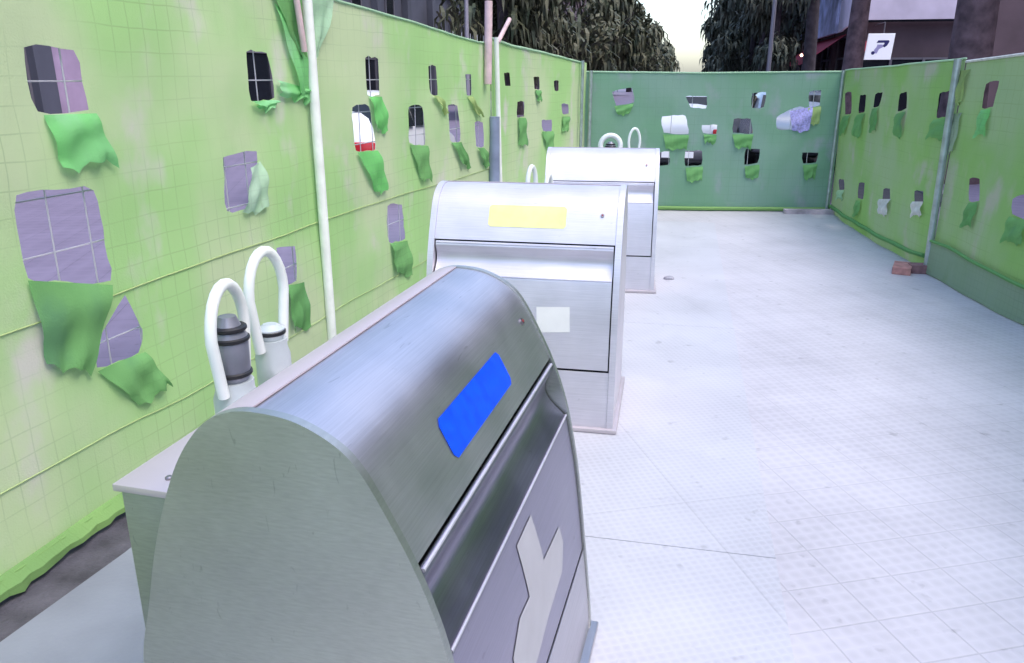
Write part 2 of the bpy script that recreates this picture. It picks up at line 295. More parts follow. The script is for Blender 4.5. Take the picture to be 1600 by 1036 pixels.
def box(bm,x0,x1,y0,y1,z0,z1,bev=0):
    r=bmesh.ops.create_cube(bm,size=1)
    vs=r['verts']
    for v in vs: v.co=Vector((x0+(v.co.x+.5)*(x1-x0),y0+(v.co.y+.5)*(y1-y0),z0+(v.co.z+.5)*(z1-z0)))
    if bev:
        es=list({e for v in vs for e in v.link_edges})
        bmesh.ops.bevel(bm,geom=es,offset=bev,segments=2,affect='EDGES',profile=.5)
    return vs
def tube(bm,pts,rad,n=12,caps=True,closed=False):
    rings=[]; N=len(pts); pts=[Vector(p) for p in pts]
    rads=rad if isinstance(rad,(list,tuple)) else [rad]*N
    up=None
    for i,p in enumerate(pts):
        a=pts[max(i-1,0)]; b=pts[min(i+1,N-1)]; t=(b-a).normalized()
        if up is None: up=t.orthogonal().normalized()
        up=(up-t*up.dot(t)).normalized(); w=t.cross(up)
        rings.append([bm.verts.new(p+(up*math.cos(k*2*math.pi/n)+w*math.sin(k*2*math.pi/n))*rads[i]) for k in range(n)])
    for a,b in zip(rings,rings[1:]):
        for k in range(n): bm.faces.new((a[k],a[(k+1)%n],b[(k+1)%n],b[k]))
    if caps: bm.faces.new(rings[0][::-1]); bm.faces.new(rings[-1])
def lathe(bm,c,prof,n=20):
    """prof: (radius,z) list about the vertical axis through c"""
    rings=[]
    for r,z in prof:
        rings.append([bm.verts.new((c[0]+r*math.cos(k*2*math.pi/n),c[1]+r*math.sin(k*2*math.pi/n),c[2]+z)) for k in range(n)])
    for a,b in zip(rings,rings[1:]):
        for k in range(n): bm.faces.new((a[k],a[(k+1)%n],b[(k+1)%n],b[k]))
    bm.faces.new(rings[0][::-1]); bm.faces.new(rings[-1])
def lerp(tab,x):
    if x<=tab[0][0]: return tab[0][1]
    for a,b in zip(tab,tab[1:]):
        if x<=b[0]: return a[1]+(b[1]-a[1])*(x-a[0])/(b[0]-a[0])
    return tab[-1][1]
def inside(p,poly):
    c=False; j=len(poly)-1
    for i in range(len(poly)):
        a,b=poly[i],poly[j]
        if (a[1]>p[1])!=(b[1]>p[1]) and p[0]<(b[0]-a[0])*(p[1]-a[1])/(b[1]-a[1])+a[0]: c=not c
        j=i
    return c

# ------------------------------------------------------------------ fences
class Fence:
    def __init__(s,pts,inward,amp=.012,seed=0):
        s.p=[Vector(q) for q in pts]; s.sg=inward; s.amp=amp; s.seed=seed
        s.acc=[0]
        for a,b in zip(s.p,s.p[1:]): s.acc.append(s.acc[-1]+(b-a).length)
        s.len=s.acc[-1]
    def base(s,t):
        i=0
        while i<len(s.p)-2 and t>s.acc[i+1]: i+=1
        a,b=s.p[i],s.p[i+1]; d=(b-a).normalized()
        q=a+d*(t-s.acc[i]); n=Vector((-d.y,d.x))*s.sg
        return q,n,d
    def at(s,t,z,off=0):
        q,n,d=s.base(t); k=s.seed
        w=s.amp*(math.sin(2.3*t+k)*math.sin(1.9*z+.4*k)+.5*math.sin(5.1*t+2.2*z+k*2)+.35*math.sin(9.7*t-4.3*z)+.25*math.sin(13*z+2*t))
        q=q+n*(w+off); return Vector((q.x,q.y,z))
def net_sheet(F,name,m,parent,s0,s1,top,bot,holes,step=.12,off=0.,jag=0.):
    rnd=random.Random(11)
    n=int((s1-s0)/step)+1
    outer=[(s0+(s1-s0)*i/n,lerp(bot,s0+(s1-s0)*i/n)+rnd.uniform(-jag,jag)) for i in range(n+1)]
    outer+=[(s1-(s1-s0)*i/n,lerp(top,s1-(s1-s0)*i/n)+.006*math.sin(i*1.3)) for i in range(n+1)]
    polys=[]
    for h in holes:
        hh=[]
        c=(sum(q[0] for q in h)/len(h),sum(q[1] for q in h)/len(h))
        # slightly ragged cut edge
        for a,b in zip(h,h[1:]+h[:1]):
            L=math.dist(a,b); k=max(2,int(L/.05))
            for i in range(k):
                u=i/k; j=rnd.uniform(-.006,.006) if i else 0
                rr=.93 if i==0 else 1
                x=a[0]+(b[0]-a[0])*u; z=a[1]+(b[1]-a[1])*u
                hh.append((c[0]+(x-c[0])*rr+j,c[1]+(z-c[1])*rr+j))
        polys.append(hh)
    verts=[Vector(q) for q in outer]; faces=[]; edges=[]
    N=len(verts); edges+=[(i,(i+1)%N) for i in range(N)]
    for h in polys:
        b0=len(verts); verts+=[Vector(q) for q in h]
        edges+=[(b0+i,b0+(i+1)%len(h)) for i in range(len(h))]
    x=s0+step/2
    while x<s1:
        z=lerp(bot,x)+step/2
        while z<lerp(top,x)-step/3:
            p=(x+rnd.uniform(-.2,.2)*step,z+rnd.uniform(-.2,.2)*step)
            verts.append(Vector(p)); z+=step
        x+=step
    ov,oe,of,_,_,_=delaunay_2d_cdt(verts,edges,faces,0,1e-5)
    bm=bmesh.new(); uvl=bm.loops.layers.uv.new('UVMap')
    bv=[bm.verts.new(F.at(v.x,v.y,off)) for v in ov]
    for f in of:
        c=(sum(ov[i].x for i in f)/len(f),sum(ov[i].y for i in f)/len(f))
        if not inside(c,outer): continue
        if any(inside(c,h) for h in polys): continue
        fc=bm.faces.new([bv[i] for i in f])
        for l,i in zip(fc.loops,f): l[uvl].uv=(ov[i].x,ov[i].y)
    bmesh.ops.delete(bm,geom=[v for v in bm.verts if not v.link_faces],context='VERTS')
    o=mesh(name,bm,m,parent)
    for p in o.data.polygons: p.use_smooth=True
    return o
def flap(F,q,m,parent,k):
    """piece of netting cut on three sides and hanging from the lower edge of its hole"""
    bm=bmesh.new(); uvl=bm.loops.layers.uv.new('UVMap'); nu,nv=9,12; g=[]
    rnd=random.Random(k)
    ph=rnd.uniform(0,6)
    for j in range(nv+1):
        v=j/nv; row=[]
        for i in range(nu+1):
            u=i/nu
            s_=(q[0][0]*(1-u)+q[1][0]*u)*(1-v)+(q[3][0]*(1-u)+q[2][0]*u)*v
            z_=(q[0][1]*(1-u)+q[1][1]*u)*(1-v)+(q[3][1]*(1-u)+q[2][1]*u)*v
            z_+=.014*math.sin(u*7+ph)*v+.010*math.sin(u*17+ph*2)*v*v
            off=.009+.009*min(1,v*5)+.013*math.sin(v*2.6)*(.6+.4*math.sin(u*6+ph))+.011*math.sin(u*13+ph+v*3)*v+.007*math.sin(v*9+u*4+ph)+rnd.uniform(-.003,.003)*v
            row.append((bm.verts.new(F.at(s_,z_,off)),s_,z_))
        g.append(row)
    for j in range(nv):
        for i in range(nu):
            c=[g[j][i],g[j][i+1],g[j+1][i+1],g[j+1][i]]
            f=bm.faces.new([x[0] for x in c])
            for l,x in zip(f.loops,c): l[uvl].uv=(x[1],x[2])
    o=mesh('net_flap',bm,m,parent)
    for p in o.data.polygons: p.use_smooth=True
    return o
def cord(F,name,m,parent,tab,rad,off=.004,dz=0,step=.15,s0=None,s1=None):
    bm=bmesh.new(); a=tab[0][0] if s0 is None else s0; b=tab[-1][0] if s1 is None else s1
    n=int((b-a)/step)+1
    tube(bm,[F.at(a+(b-a)*i/n,lerp(tab,a+(b-a)*i/n)+dz,off) for i in range(n+1)],rad,6)
    return mesh(name,bm,m,parent,True)
# ------------------------------------------------------------------ ground
def sheet(name,poly,z,m,sub=0):
    bm=bmesh.new(); bm.faces.new([bm.verts.new((x,y,z)) for x,y in poly])
    return struct(mesh(name,bm,m))
AX=Vector((.209,.978)); AN=Vector((.978,-.209))      # avenue direction and its right-hand normal
def av(a,n): q=AX*a+AN*n; return (q.x,q.y)            # a metres along the avenue, n metres to its right
# gently uneven ground sheet to the horizon
bm=bmesh.new(); bmesh.ops.create_grid(bm,x_segments=8,y_segments=8,size=600)
bmesh.ops.translate(bm,vec=(0,300,-.012),verts=bm.verts); struct(mesh('pavement',bm,M['paving']))
sheet('road',[av(11.6,-3.2),av(11.6,3.6),av(500,3.6),av(500,-3.2)],-.008,M['asphalt'])
for a,b in ((-3.35,-3.2),(3.6,3.75)):
    bm=bmesh.new(); q=[av(11.6,a),av(11.6,b),av(400,b),av(400,a)]
    lo=[bm.verts.new((x,y,-.03)) for x,y in q]; hi=[bm.verts.new((x,y,.10)) for x,y in q]
    bm.faces.new(hi)
    for i in range(4): bm.faces.new((lo[i],lo[(i+1)%4],hi[(i+1)%4],hi[i]))
    struct(mesh('kerb',bm,mat('kerb_stone',(.25,.24,.27),.8,0,(3,.2))))
sheet('enclosure_floor',[(-3.0,-3.2),(3.3,-3.2),(3.55,1.5),(3.95,5.2),(4.1,6.9),(4.25,8),(4.5,10.3),(.9,10.6),(-.45,7.4),(-1.35,4.4),(-2.0,2.19)],-.004,M['floor'])
# bare asphalt strip left open along the foot of the left fence
sheet('asphalt_strip',[(-2.75,-1.6),(-2.47,-1.6),(-1.56,1.99),(-1.405,2.46),(-.93,4.4),(-.03,7.4),(.98,10.3),(.80,10.3),(-.30,7.4),(-1.22,4.4),(-1.85,2.19)],0,M['strip'])
# smooth platform plates under the containers, butted along cross joints
def dl(a,n): return av(a,n)
edges_a=[-2.0,2.575,5.35,8.1,9.6]
for a,b in zip(edges_a,edges_a[1:]):
    g=.002
    def lft(t): return -1.62 if t<3 else (-1.50 if t<6 else -1.30)
    q=[dl(a+g,lft(a)+.02),dl(a+g,.42),dl(b-g,.42),dl(b-g,lft(a)+.02)]
    bm=bmesh.new(); hi=[bm.verts.new((x,y,.006)) for x,y in q]; lo=[bm.verts.new((x,y,-.02)) for x,y in q]
    bm.faces.new(hi)
    for i in range(4): bm.faces.new((lo[i],lo[(i+1)%4],hi[(i+1)%4],hi[i]))
    struct(mesh('platform_plate',bm,M['plate']))
sheet('shaded_floor',[(-2.47,-1.6),(-1.40,-1.6),(-.95,.3),(-.62,2.0),(-.50,2.46),(.1,4.4),(.55,6.2),(.2,7.6),(-.03,7.4),(-.93,4.4),(-1.405,2.46),(-1.56,1.99)],.012,M['floor_shade'])  # darker sheet painting the shade on the floor left of the containers

# ------------------------------------------------------------------ fences
def finish(root):
    bpy.context.view_layer.update()
    inv=root.matrix_world.inverted()
    def rec(o):
        for c in o.children:
            if c.type=='MESH': c.data.transform(inv)
            rec(c)
    rec(root)
LF=Fence([(-2.55,-1.6),(-1.70,2.19),(-1.09,4.4),(-.17,7.4),(.93,10.35)],-1,.012,1)
BF=Fence([(.93,10.35),(4.13,10.19)],-1,.014,3)
RF=Fence([(4.13,10.19),(3.80,7.9),(3.72,6.71),(3.60,5.2),(3.2,1.5),(2.9,-1.6),(2.8,-2.6),(-2.75,-2.6),(-2.58,-1.65)],-1,.015,5)  # last points: unseen rear fence added behind the camera, mirrored in the steel
GRP='green net fences round the container enclosure'
def fence_thing(F,label,s0,s1,m,top,bot,holes,seed,step=.13):
    q,_,_=F.base((s0+s1)/2 if s0>=0 else 0)
    root=thing('net_fence',label,'fence',(q.x,q.y,0),0,GRP)
    hs=[h for h in holes if s0<=sum(p[0] for p in h[0])/len(h[0])<s1]
    net_sheet(F,'net_panel',m,root,s0,s1,top,bot,[h[0] for h in hs],step)
    for i,h in enumerate(hs):
        if h[1]: flap(F,h[1],FL[h[2]],root,seed+i)
    return root
topL=[(0,2.2),(4.4,2.156),(5.99,2.108),(6.17,2.10),(6.5,2.063),(7.14,2.034),(8.1,1.986),(8.97,1.935),(9.22,1.95)]
nearL=fence_thing(LF,'long green net fence on the left, white pole, large cut holes',0,9.24,M['net_l'],topL,[(0,.05),(4,.05),(9.3,.02)],HL,10,.11)
topL2=[(9.26,1.985),(9.8,1.937),(10.3,1.92),(10.77,1.907),(11.46,1.871),(12.28,1.83)]
farL=fence_thing(LF,'short net panel on the left beyond the leaning white pole, meeting the far fence',9.26,LF.len-.01,M['net_l'],topL2,[(9,.02),(13,.02)],HL,60,.13)
HB=[(a,b,2 if c<2 else c) for a,b,c in HB]
backF=fence_thing(BF,'green net fence across the far end with dark cut holes',0.0,BF.len,M['net_b'],[(0,1.726),(1.4,1.71),(2.2,1.712),(3.2,1.727)],[(0,-.03),(4,-.03)],HB,90,.12)
topR=[(0,1.74),(.3,1.752),(1.9,1.768),(3.3,1.80),(3.41,1.805)]
farR=fence_thing(RF,'green net panel on the right between the far fence and the grey post',0.0,3.40,M['net_r'],topR,[(0,-.03),(3.4,-.03)],HR,120,.13)
nearR=fence_thing(RF,'green net panel on the near right with a loose folded skirt, continuing unseen behind the camera',3.42,RF.len-.02,M['net_r'],[(3.42,1.775),(3.6,1.78),(4.3,1.811),(20,1.85)],[(3.4,-.03),(20,-.03)],HR,150,.14)
# seams, hems and rolled edges
cord(LF,'net_seam',M['seam'],nearL,[(0,.86),(4.1,.858),(5.2,.876),(7.2,.88),(9.2,.86)],.0026)
cord(LF,'net_seam',M['seam'],nearL,[(0,.36),(4.56,.345),(5.0,.322),(7,.33),(9.2,.33)],.0022)
cord(LF,'top_hem',M['flap_pale'],nearL,topL,.008)
cord(LF,'top_hem',M['flap_pale'],farL,topL2,.012,s1=12.25)
cord(BF,'top_hem',M['flap_pale'],backF,[(0,1.727),(1.4,1.711),(3.2,1.728)],.010)
cord(RF,'top_hem',M['flap_pale'],farR,topR,.008)
cord(RF,'top_hem',M['flap_white'],nearR,[(3.42,1.778),(4.3,1.815),(8,1.84)],.011)
cord(BF,'bottom_roll',M['flap_foot'],backF,[(0,.03),(3.2,.03)],.026,.03)
cord(LF,'bottom_roll',M['flap_foot'],nearL,[(0,.075),(9.2,.06)],.014,.012)
cord(RF,'bottom_roll',M['flap_dark'],farR,[(.02,.075),(2.5,.09),(3.0,.10),(3.3,.13)],.022,.02)
cord(RF,'skirt_hem',M['flap_dark'],nearR,[(3.43,.29),(3.7,.30),(4.86,.262),(8,.26),(12,.26)],.014,.045)
net_sheet(RF,'net_skirt',M['hem_r'],nearR,3.43,9.5,[(3.43,.28),(3.7,.295),(4.86,.257),(10,.26)],[(3,.004),(12,.004)],[],.12,.04,.004)
# loose wrinkled fringe at the foot of the left net
rnd=random.Random(4)
bm=bmesh.new(); uvl=bm.loops.layers.uv.new('UVMap'); prev=None
for i in range(150):
    s_=2.5+i*.045; w=.008+.015*rnd.random()
    row=[bm.verts.new(LF.at(s_,.09,.012)),bm.verts.new(LF.at(s_,.05,.03+w)),bm.verts.new(LF.at(s_,.012+.02*rnd.random(),.02+w*1.6))]
    if prev:
        for k in range(2): bm.faces.new((prev[k],row[k],row[k+1],prev[k+1]))
    prev=row
for f in bm.faces:
    for l in f.loops: l[uvl].uv=(l.vert.co.y,l.vert.co.z)
mesh('net_fringe',bm,M['flap_foot'],nearL,True)
# wire panel behind the near left net, seen through its holes
bm=bmesh.new(); s_=3.2
while s_<9.2:
    tube(bm,[LF.at(s_,.05,-.03),LF.at(s_,2.0,-.03)],.0032,5); s_+=.17
z=.12
while z<2.0:
    tube(bm,[LF.at(3.0+i*.3,z,-.036) for i in range(21)],.0032,5); z+=.19
mesh('wire_panel',bm,M['wire'],nearL,True)
bm=bmesh.new(); s_=.1
while s_<3.1:
    tube(bm,[BF.at(s_,.05,-.03),BF.at(s_,1.7,-.03)],.004,5); s_+=.25
mesh('wire_panel',bm,M['wire'],backF,True)
def fpost(F,s,z0,z1,r,off,m,parent,lean=0,name='post'):
    bm=bmesh.new(); n=8; pts=[]
    for i in range(n+1):
        u=i/n; p=F.at(s+lean*u,z0+(z1-z0)*u,0); q,nn,d=F.base(s+lean*u)
        b=q+nn*(off+.02); pts.append((b.x,b.y,z0+(z1-z0)*u))
    tube(bm,pts,r,12); return mesh(name,bm,m,parent,True)
fpost(LF,6.17,0,2.42,.027,.012,M['pole_white'],nearL)
fpost(LF,6.09,1.78,2.40,.016,.020,M['wood'],nearL,-.10,'stake')
flap(LF,[(5.82,2.16),(6.12,2.12),(6.15,1.74),(6.08,1.76)],M['flap_dark'],nearL,301)
flap(LF,[(6.20,2.12),(6.50,2.08),(6.26,1.76),(6.20,1.74)],M['flap_pale'],nearL,302)
flap(LF,[(5.92,2.0),(6.13,1.9),(6.15,1.52),(6.05,1.55)],M['flap_bright'],nearL,303)
flap(LF,[(5.86,1.64),(6.14,1.60),(6.14,1.55),(5.86,1.55)],M['flap_bright'],nearL,304)
fpost(LF,9.40,0,1.99,.022,.03,M['pole_white'],farL,-.14)
fpost(LF,9.20,0,1.32,.050,.02,M['pole_grey'],farL,.02)
fpost(LF,9.05,1.6,2.27,.034,.02,M['wood'],nearL,.04,'stake')
fpost(LF,9.33,1.95,2.16,.020,.02,M['wood'],farL,.30,'stake')
fpost(LF,12.15,0,1.85,.02,.02,M['pole_galv'],farL)
fpost(RF,3.42,0,1.80,.030,.02,M['pole_galv'],nearR,-.06)
flap(RF,[(3.30,1.70),(3.52,1.72),(3.50,1.46),(3.36,1.44)],M['flap_olive'],nearR,305)
flap(RF,[(3.33,1.36),(3.50,1.38),(3.47,1.05),(3.37,1.05)],M['hem_r'],nearR,306)
fpost(BF,.06,0,1.74,.022,.03,M['pole_galv'],backF)
fpost(BF,3.15,0,1.74,.02,.03,M['pole_galv'],backF)
for r_ in (nearL,farL,backF,farR,nearR): finish(r_)

# ------------------------------------------------------------------ waste containers
PR=[(-.31,0),(-.31,.35),(-.30,.60),(-.265,.74),(-.23,.87),(-.19,.98),(-.15,1.06),(-.10,1.12),(-.05,1.145),(0,1.15),(.066,1.141),(.13,1.11),(.17,1.07),(.21,1.0),(.258,.9),(.298,.785),(.325,.66),(.345,.53),(.37,.3),(.39,.1),(.395,0)]
def catmull(P,n=6):
    out=[]
    for i in range(len(P)-1):
        p0=P[max(i-1,0)];p1=P[i];p2=P[i+1];p3=P[min(i+2,len(P)-1)]
        for k in range(n):
            t=k/n
            out.append(tuple(.5*((2*p1[c])+(-p0[c]+p2[c])*t+(2*p0[c]-5*p1[c]+4*p2[c]-p3[c])*t*t+(-p0[c]+3*p1[c]-3*p2[c]+p3[c])*t**3) for c in (0,1)))
    out.append(P[-1]); return out
ARC=catmull(PR)
FR=[q for q in ARC if q[0]>=0]; 
FS=[0]
# arc length measured from the point v=-.05 as in the measured table
FRs=[q for q in ARC if q[0]>=-.05]
for a,b in zip(FRs,FRs[1:]): FS.append(FS[-1]+math.dist(a,b))
def fat(t,off=0):
    for i in range(len(FS)-1):
        if t<=FS[i+1]:
            k=(t-FS[i])/(FS[i+1]-FS[i]); a,b=FRs[i],FRs[i+1]
            d=((b[0]-a[0]),(b[1]-a[1])); L=math.hypot(*d); n=(-d[1]/L,d[0]/L)
            return (a[0]+d[0]*k+n[0]*off,a[1]+d[1]*k+n[1]*off)
    return FRs[-1]
def strip(bm,sec,x0,x1,thick):
    """curved sheet: sec = outer (v,z) line, extruded x0..x1, with thickness inwards"""
    inn=[]
    for i,q in enumerate(sec):
        a=sec[max(i-1,0)];b=sec[min(i+1,len(sec)-1)]; d=(b[0]-a[0],b[1]-a[1]); L=math.hypot(*d)
        inn.append((q[0]+d[1]/L*thick,q[1]-d[0]/L*thick))
    loop=sec+inn[::-1]
    A=[bm.verts.new((x0,-v,z)) for v,z in loop]; B=[bm.verts.new((x1,-v,z)) for v,z in loop]
    n=len(loop)
    for i in range(n): bm.faces.new((A[i],A[(i+1)%n],B[(i+1)%n],B[i]))
    m=len(sec)
    for i in range(m-1):
        for S in (A,B): bm.faces.new((S[i],S[i+1],S[n-2-i],S[n-1-i]))
def decal(name,pts,m,parent,off=.0015,fn=None):
    """thin sticker or mark following the curved front; pts=(u,t) outline"""
    bm=bmesh.new(); ts=[p[1] for p in pts]; us=[p[0] for p in pts]
    # dense triangulation so that it follows the curve
    V=[Vector(p) for p in pts]; E=[(i,(i+1)%len(pts)) for i in range(len(pts))]
    t=min(ts)+.012
    while t<max(ts):
        u=min(us)+.02
        while u<max(us):
            if inside((u,t),pts): V.append(Vector((u,t)))
            u+=.04
        t+=.015
    # points along the outline as well
    W=[];
    for i in range(len(pts)):
        a,b=pts[i],pts[(i+1)%len(pts)]; k=max(1,int(math.dist(a,b)/.015))
        for j in range(k): W.append(Vector((a[0]+(b[0]-a[0])*j/k,a[1]+(b[1]-a[1])*j/k)))
    nW=len(W); V=W+V[len(pts):]; E=[(i,(i+1)%nW) for i in range(nW)]
    ov,oe,of,_,_,_=delaunay_2d_cdt(V,E,[],0,1e-6)
    bv=[]
    for v in ov:
        q=(fn or fat)(v.y,off); bv.append(bm.verts.new((v.x,-q[0],q[1])))
    for f in of:
        c=(sum(ov[i].x for i in f)/3,sum(ov[i].y for i in f)/3)
        if inside(c,pts): bm.faces.new([bv[i] for i in f])
    bmesh.ops.delete(bm,geom=[v for v in bm.verts if not v.link_faces],context='VERTS')
    o=mesh(name,bm,m,parent,True)
    return o
T_SLIT=.436; T_CR=.605; T_BOT=1.04
def door_at(t,off=0):
    """door surface set just inside the front curve; concave grip between slit and crease"""
    if t<T_SLIT+.030: d=-.004
    elif t<T_CR:
        k=(t-T_SLIT-.030)/(T_CR-T_SLIT-.030); d=-.004-.040*math.sin(math.pi*min(1,k)**.8)-.004*k
    else: d=-.006
    return fat(t,d+off)
def make_bin(label,loc,ux,W,bright,sc=1,loops=None,labelspec=None,door_marks=None,group=None):
    rz=math.atan2(ux[1],ux[0])
    root=thing('waste_container',label,'waste container',loc,rz,'steel waste containers standing in a row'); root.scale=(1,1,sc)
    FM=M['steel_lit'] if bright else M['steel']
    SM=M['steel_lit'] if bright else M['steel_side']
    th=.030 if bright else .018
    for x0 in (0,W-th):
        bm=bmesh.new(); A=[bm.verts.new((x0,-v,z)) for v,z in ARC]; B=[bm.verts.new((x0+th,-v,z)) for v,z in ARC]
        bm.faces.new(A); bm.faces.new(B[::-1]); n=len(ARC)
        for i in range(n): bm.faces.new((A[i],A[(i+1)%n],B[(i+1)%n],B[i]))
        bm.edges.ensure_lookup_table()
        es=[e for e in bm.edges if abs(e.verts[0].co.x-e.verts[1].co.x)<1e-6]
        bmesh.ops.bevel(bm,geom=es,offset=.0025,segments=2,affect='EDGES')
        sp=mesh('side_panel',bm,SM,root,True)
    a,b=th+.001,W-th-.001
    # hood
    sec=[q for q in ARC if q[1]>.978 or (q[0]>0 and q[1]>=.0)]
    sec=[q for q in ARC if (q[0]<0 and q[1]>=.975)]
    t=0.052; hood=[(q[0],q[1]-.004) for q in sec]
    while t<T_SLIT-.004:
        hood.append(fat(t,-.004)); t+=.012
    hood.append(fat(T_SLIT-.004,-.004))
    bm=bmesh.new(); strip(bm,hood,a,b,.004); hd=mesh('hood',bm,FM,root,True)
    bm=bmesh.new(); strip(bm,[(v,z+.0005) for v,z in ARC if -.165<=v<=-.012 and z>1],a-.001,b+.001,.003)
    mesh('ridge_cover',bm,M['ridge'],root,True)
    # near-black core added behind the openings to paint their shade
    bm=bmesh.new(); core=[(-.28,.03),(-.26,.6),(-.16,.96),(-.05,1.09),(.05,1.09),(.15,.96),(.19,.87),(.235,.72),(.29,.5),(.32,.2),(.33,.03)]
    A=[bm.verts.new((a+.002,-v,z)) for v,z in core]; B=[bm.verts.new((b-.002,-v,z)) for v,z in core]
    bm.faces.new(A); bm.faces.new(B[::-1])
    for i in range(len(core)): bm.faces.new((A[i],A[(i+1)%len(core)],B[(i+1)%len(core)],B[i]))
    mesh('dark_core',bm,M['dark'],root)
    # door
    ts=[T_SLIT+.004+i*(T_BOT-.004-T_SLIT-.004)/60 for i in range(61)]
    sec=[door_at(t) for t in ts]
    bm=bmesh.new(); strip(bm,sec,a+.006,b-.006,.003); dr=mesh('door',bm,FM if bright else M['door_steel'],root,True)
    # fold line across the door where the flat sheet starts
    bm=bmesh.new(); q=door_at(T_CR,.001); tube(bm,[(a+.008,-q[0],q[1]),(b-.008,-q[0],q[1])],.0035,8); mesh('fold',bm,M['steel_lit'],dr,True)
    q=door_at(T_SLIT+.012,.001); bm=bmesh.new(); tube(bm,[(a+.008,-q[0],q[1]),(b-.008,-q[0],q[1])],.004,8); mesh('lip',bm,M['steel_lit'],dr,True)
    # lower panel
    ts=[T_BOT+.006+i*(FS[-1]-.02-T_BOT)/14 for i in range(15)]
    bm=bmesh.new(); strip(bm,[fat(t,-.004) for t in ts],a,b,.003); mesh('lower_panel',bm,FM,root,True)
    # box at the back with its lid plate
    bm=bmesh.new(); box(bm,.022,W-.022,.12,.305,.004,.955,.004); bb=mesh('back_box',bm,SM if bright else M['box_steel'],root,True)
    bm=bmesh.new(); box(bm,.004+.014,W-.018,.135,.318,.956,.970,.002); lp=mesh('lid_plate',bm,M['plate_top'],root,True)
    for x in (.06,W*.5,W-.06):
        bm=bmesh.new(); lathe(bm,(x,.232,.970),[(.007,0),(.007,.004),(.004,.006)],8); mesh('bolt',bm,M['bolt'],lp,True)
    bm=bmesh.new(); box(bm,-.02,W+.02,-.415,.33,.008,.028,.004); mesh('plinth',bm,M['plate_top'] if bright else M['steel'],root,True)
    # label, lock
    if labelspec:
        u0,u1,t0,t1,m=labelspec
        c=.012
        decal('label_sticker',[(u0+c,t0),(u1-c,t0),(u1,t0+c),(u1,t1-c),(u1-c,t1),(u0+c,t1),(u0,t1-c),(u0,t0+c)],m,root,-.0025)
    bm=bmesh.new(); q=fat(.29,-.004); tube(bm,[(W-.10,-q[0]+.004,q[1]-.004),(W-.10,-q[0]-.005,q[1]+.003)],.009,12); lk=mesh('lock',bm,M['bolt'],root,True)
    bm=bmesh.new(); q2=fat(.29,.002); tube(bm,[(W-.10,-q2[0],q2[1]),(W-.10,-q2[0]-.002,q2[1]+.001)],.004,8); mesh('keyhole',bm,M['red'],lk,True)
    for pts,m in (door_marks or []):
        decal('pale_mark',pts,m,dr,.0015,door_at)  # pale patch laid on the door sheet
    # lifting eyes at the back: inverted loops on plastic couplings
    for (x,y,z0,w,h,ang,r,cm) in (loops or []):
        ca,sa=math.cos(ang),math.sin(ang); pts=[]
        for i in range(25):
            k=i/24
            if k<.25: px,pz=-w*.34-(w*.16)*(k/.25),h*.55*(k/.25)
            elif k>.75: px,pz=w*.34+(w*.16)*((1-k)/.25),h*.55*((1-k)/.25)
            else:
                an=math.pi*(1-(k-.25)/.5); px,pz=w*.5*math.cos(an),h*.55+h*.45*math.sin(an)
            pts.append((x+px*ca,y+px*sa,z0+pz))
        bm=bmesh.new(); tube(bm,pts,r,12); lo=mesh('lifting_loop',bm,M['white_tube'],root,True)
        bm=bmesh.new(); lathe(bm,(x,y,z0-.12),[(w*.29,0),(w*.31,.02),(w*.31,.10),(w*.27,.12),(w*.27,.14)],20); mesh('coupling_base',bm,M['pale_plastic'],lo,True)
        hc=h*.62 if cm else h*.16
        bm=bmesh.new(); lathe(bm,(x,y,z0+.02),[(w*.20,0),(w*.24,.01),(w*.25,hc*.7),(w*.20,hc*.8),(w*.12,hc)],18); mesh('coupling',bm,M['grey_plastic'] if cm else M['pale_plastic'],lo,True)
        for zz,rr in ((.012,.265),)+(((hc*.62,.275),(hc*.78,.25)) if cm else ()):
            bm=bmesh.new(); lathe(bm,(x,y,z0+.02+zz),[(w*rr*.9,0),(w*rr,.003),(w*rr,.009),(w*rr*.9,.012)],18); mesh('ring',bm,M['black'],lo,True)
    return root
Ymark=[(.525,.653),(.578,.790),(.655,.775),(.700,.815),(.70,.90),(.63,.96),(.52,1.02),(.33,1.02),(.30,.94),(.41,.83),(.44,.77),(.42,.70),(.45,.653)]
Ymark=[(.600,.653),(.595,.80),(.77,.812),(.795,.873),(.755,.937),(.585,.947),(.48,.99),(.27,.99),(.29,.832),(.365,.791),(.45,.798),(.425,.653)]
# measured outline of the pale mark on the nearest door (u across, t down the curve)
Ymark=[(.555,.653),(.595,.798),(.770,.812),(.795,.873),(.755,.937),(.585,.947),(.455,.967),(.30,.965),(.290,.832),(.365,.791),(.450,.798),(.425,.653)]
make_bin('nearest steel waste container with a blue sticker, curved hood seen from its side',(-.402,1.131,0),(.255,.967),1.05,0,1,
    [(.405,.322,1.00,.155,.235,R(8),.0125,1),(.600,.345,1.03,.135,.235,R(-4),.0125,0)],(.288,.708,.290,.377,M['blue']),[(Ymark,M['mark_grey'])])
make_bin('middle steel waste container with a yellow sticker on its hood',(.563-.94*.982,3.862+.94*.19,0),(.982,-.19),.94,1,1,
    [(.41,.34,.97,.08,.225,R(66),.013,0),(.50,.36,.96,.09,.19,R(80),.0125,1)],(.29,.67,.250,.362,M['yellow']),
    [([(.55,.741),(.71,.734),(.715,.856),(.555,.866)],M['mark_cream'])])
make_bin('farthest steel waste container, white-edged and plain, with a hose loop above its top',(.30,6.60,0),(.99,-.14),.90,2,.965,
    [(.70,.33,1.03,.10,.26,R(20),.011,0),(.50,.33,1.03,.17,.20,R(5),.022,1)],None,None)
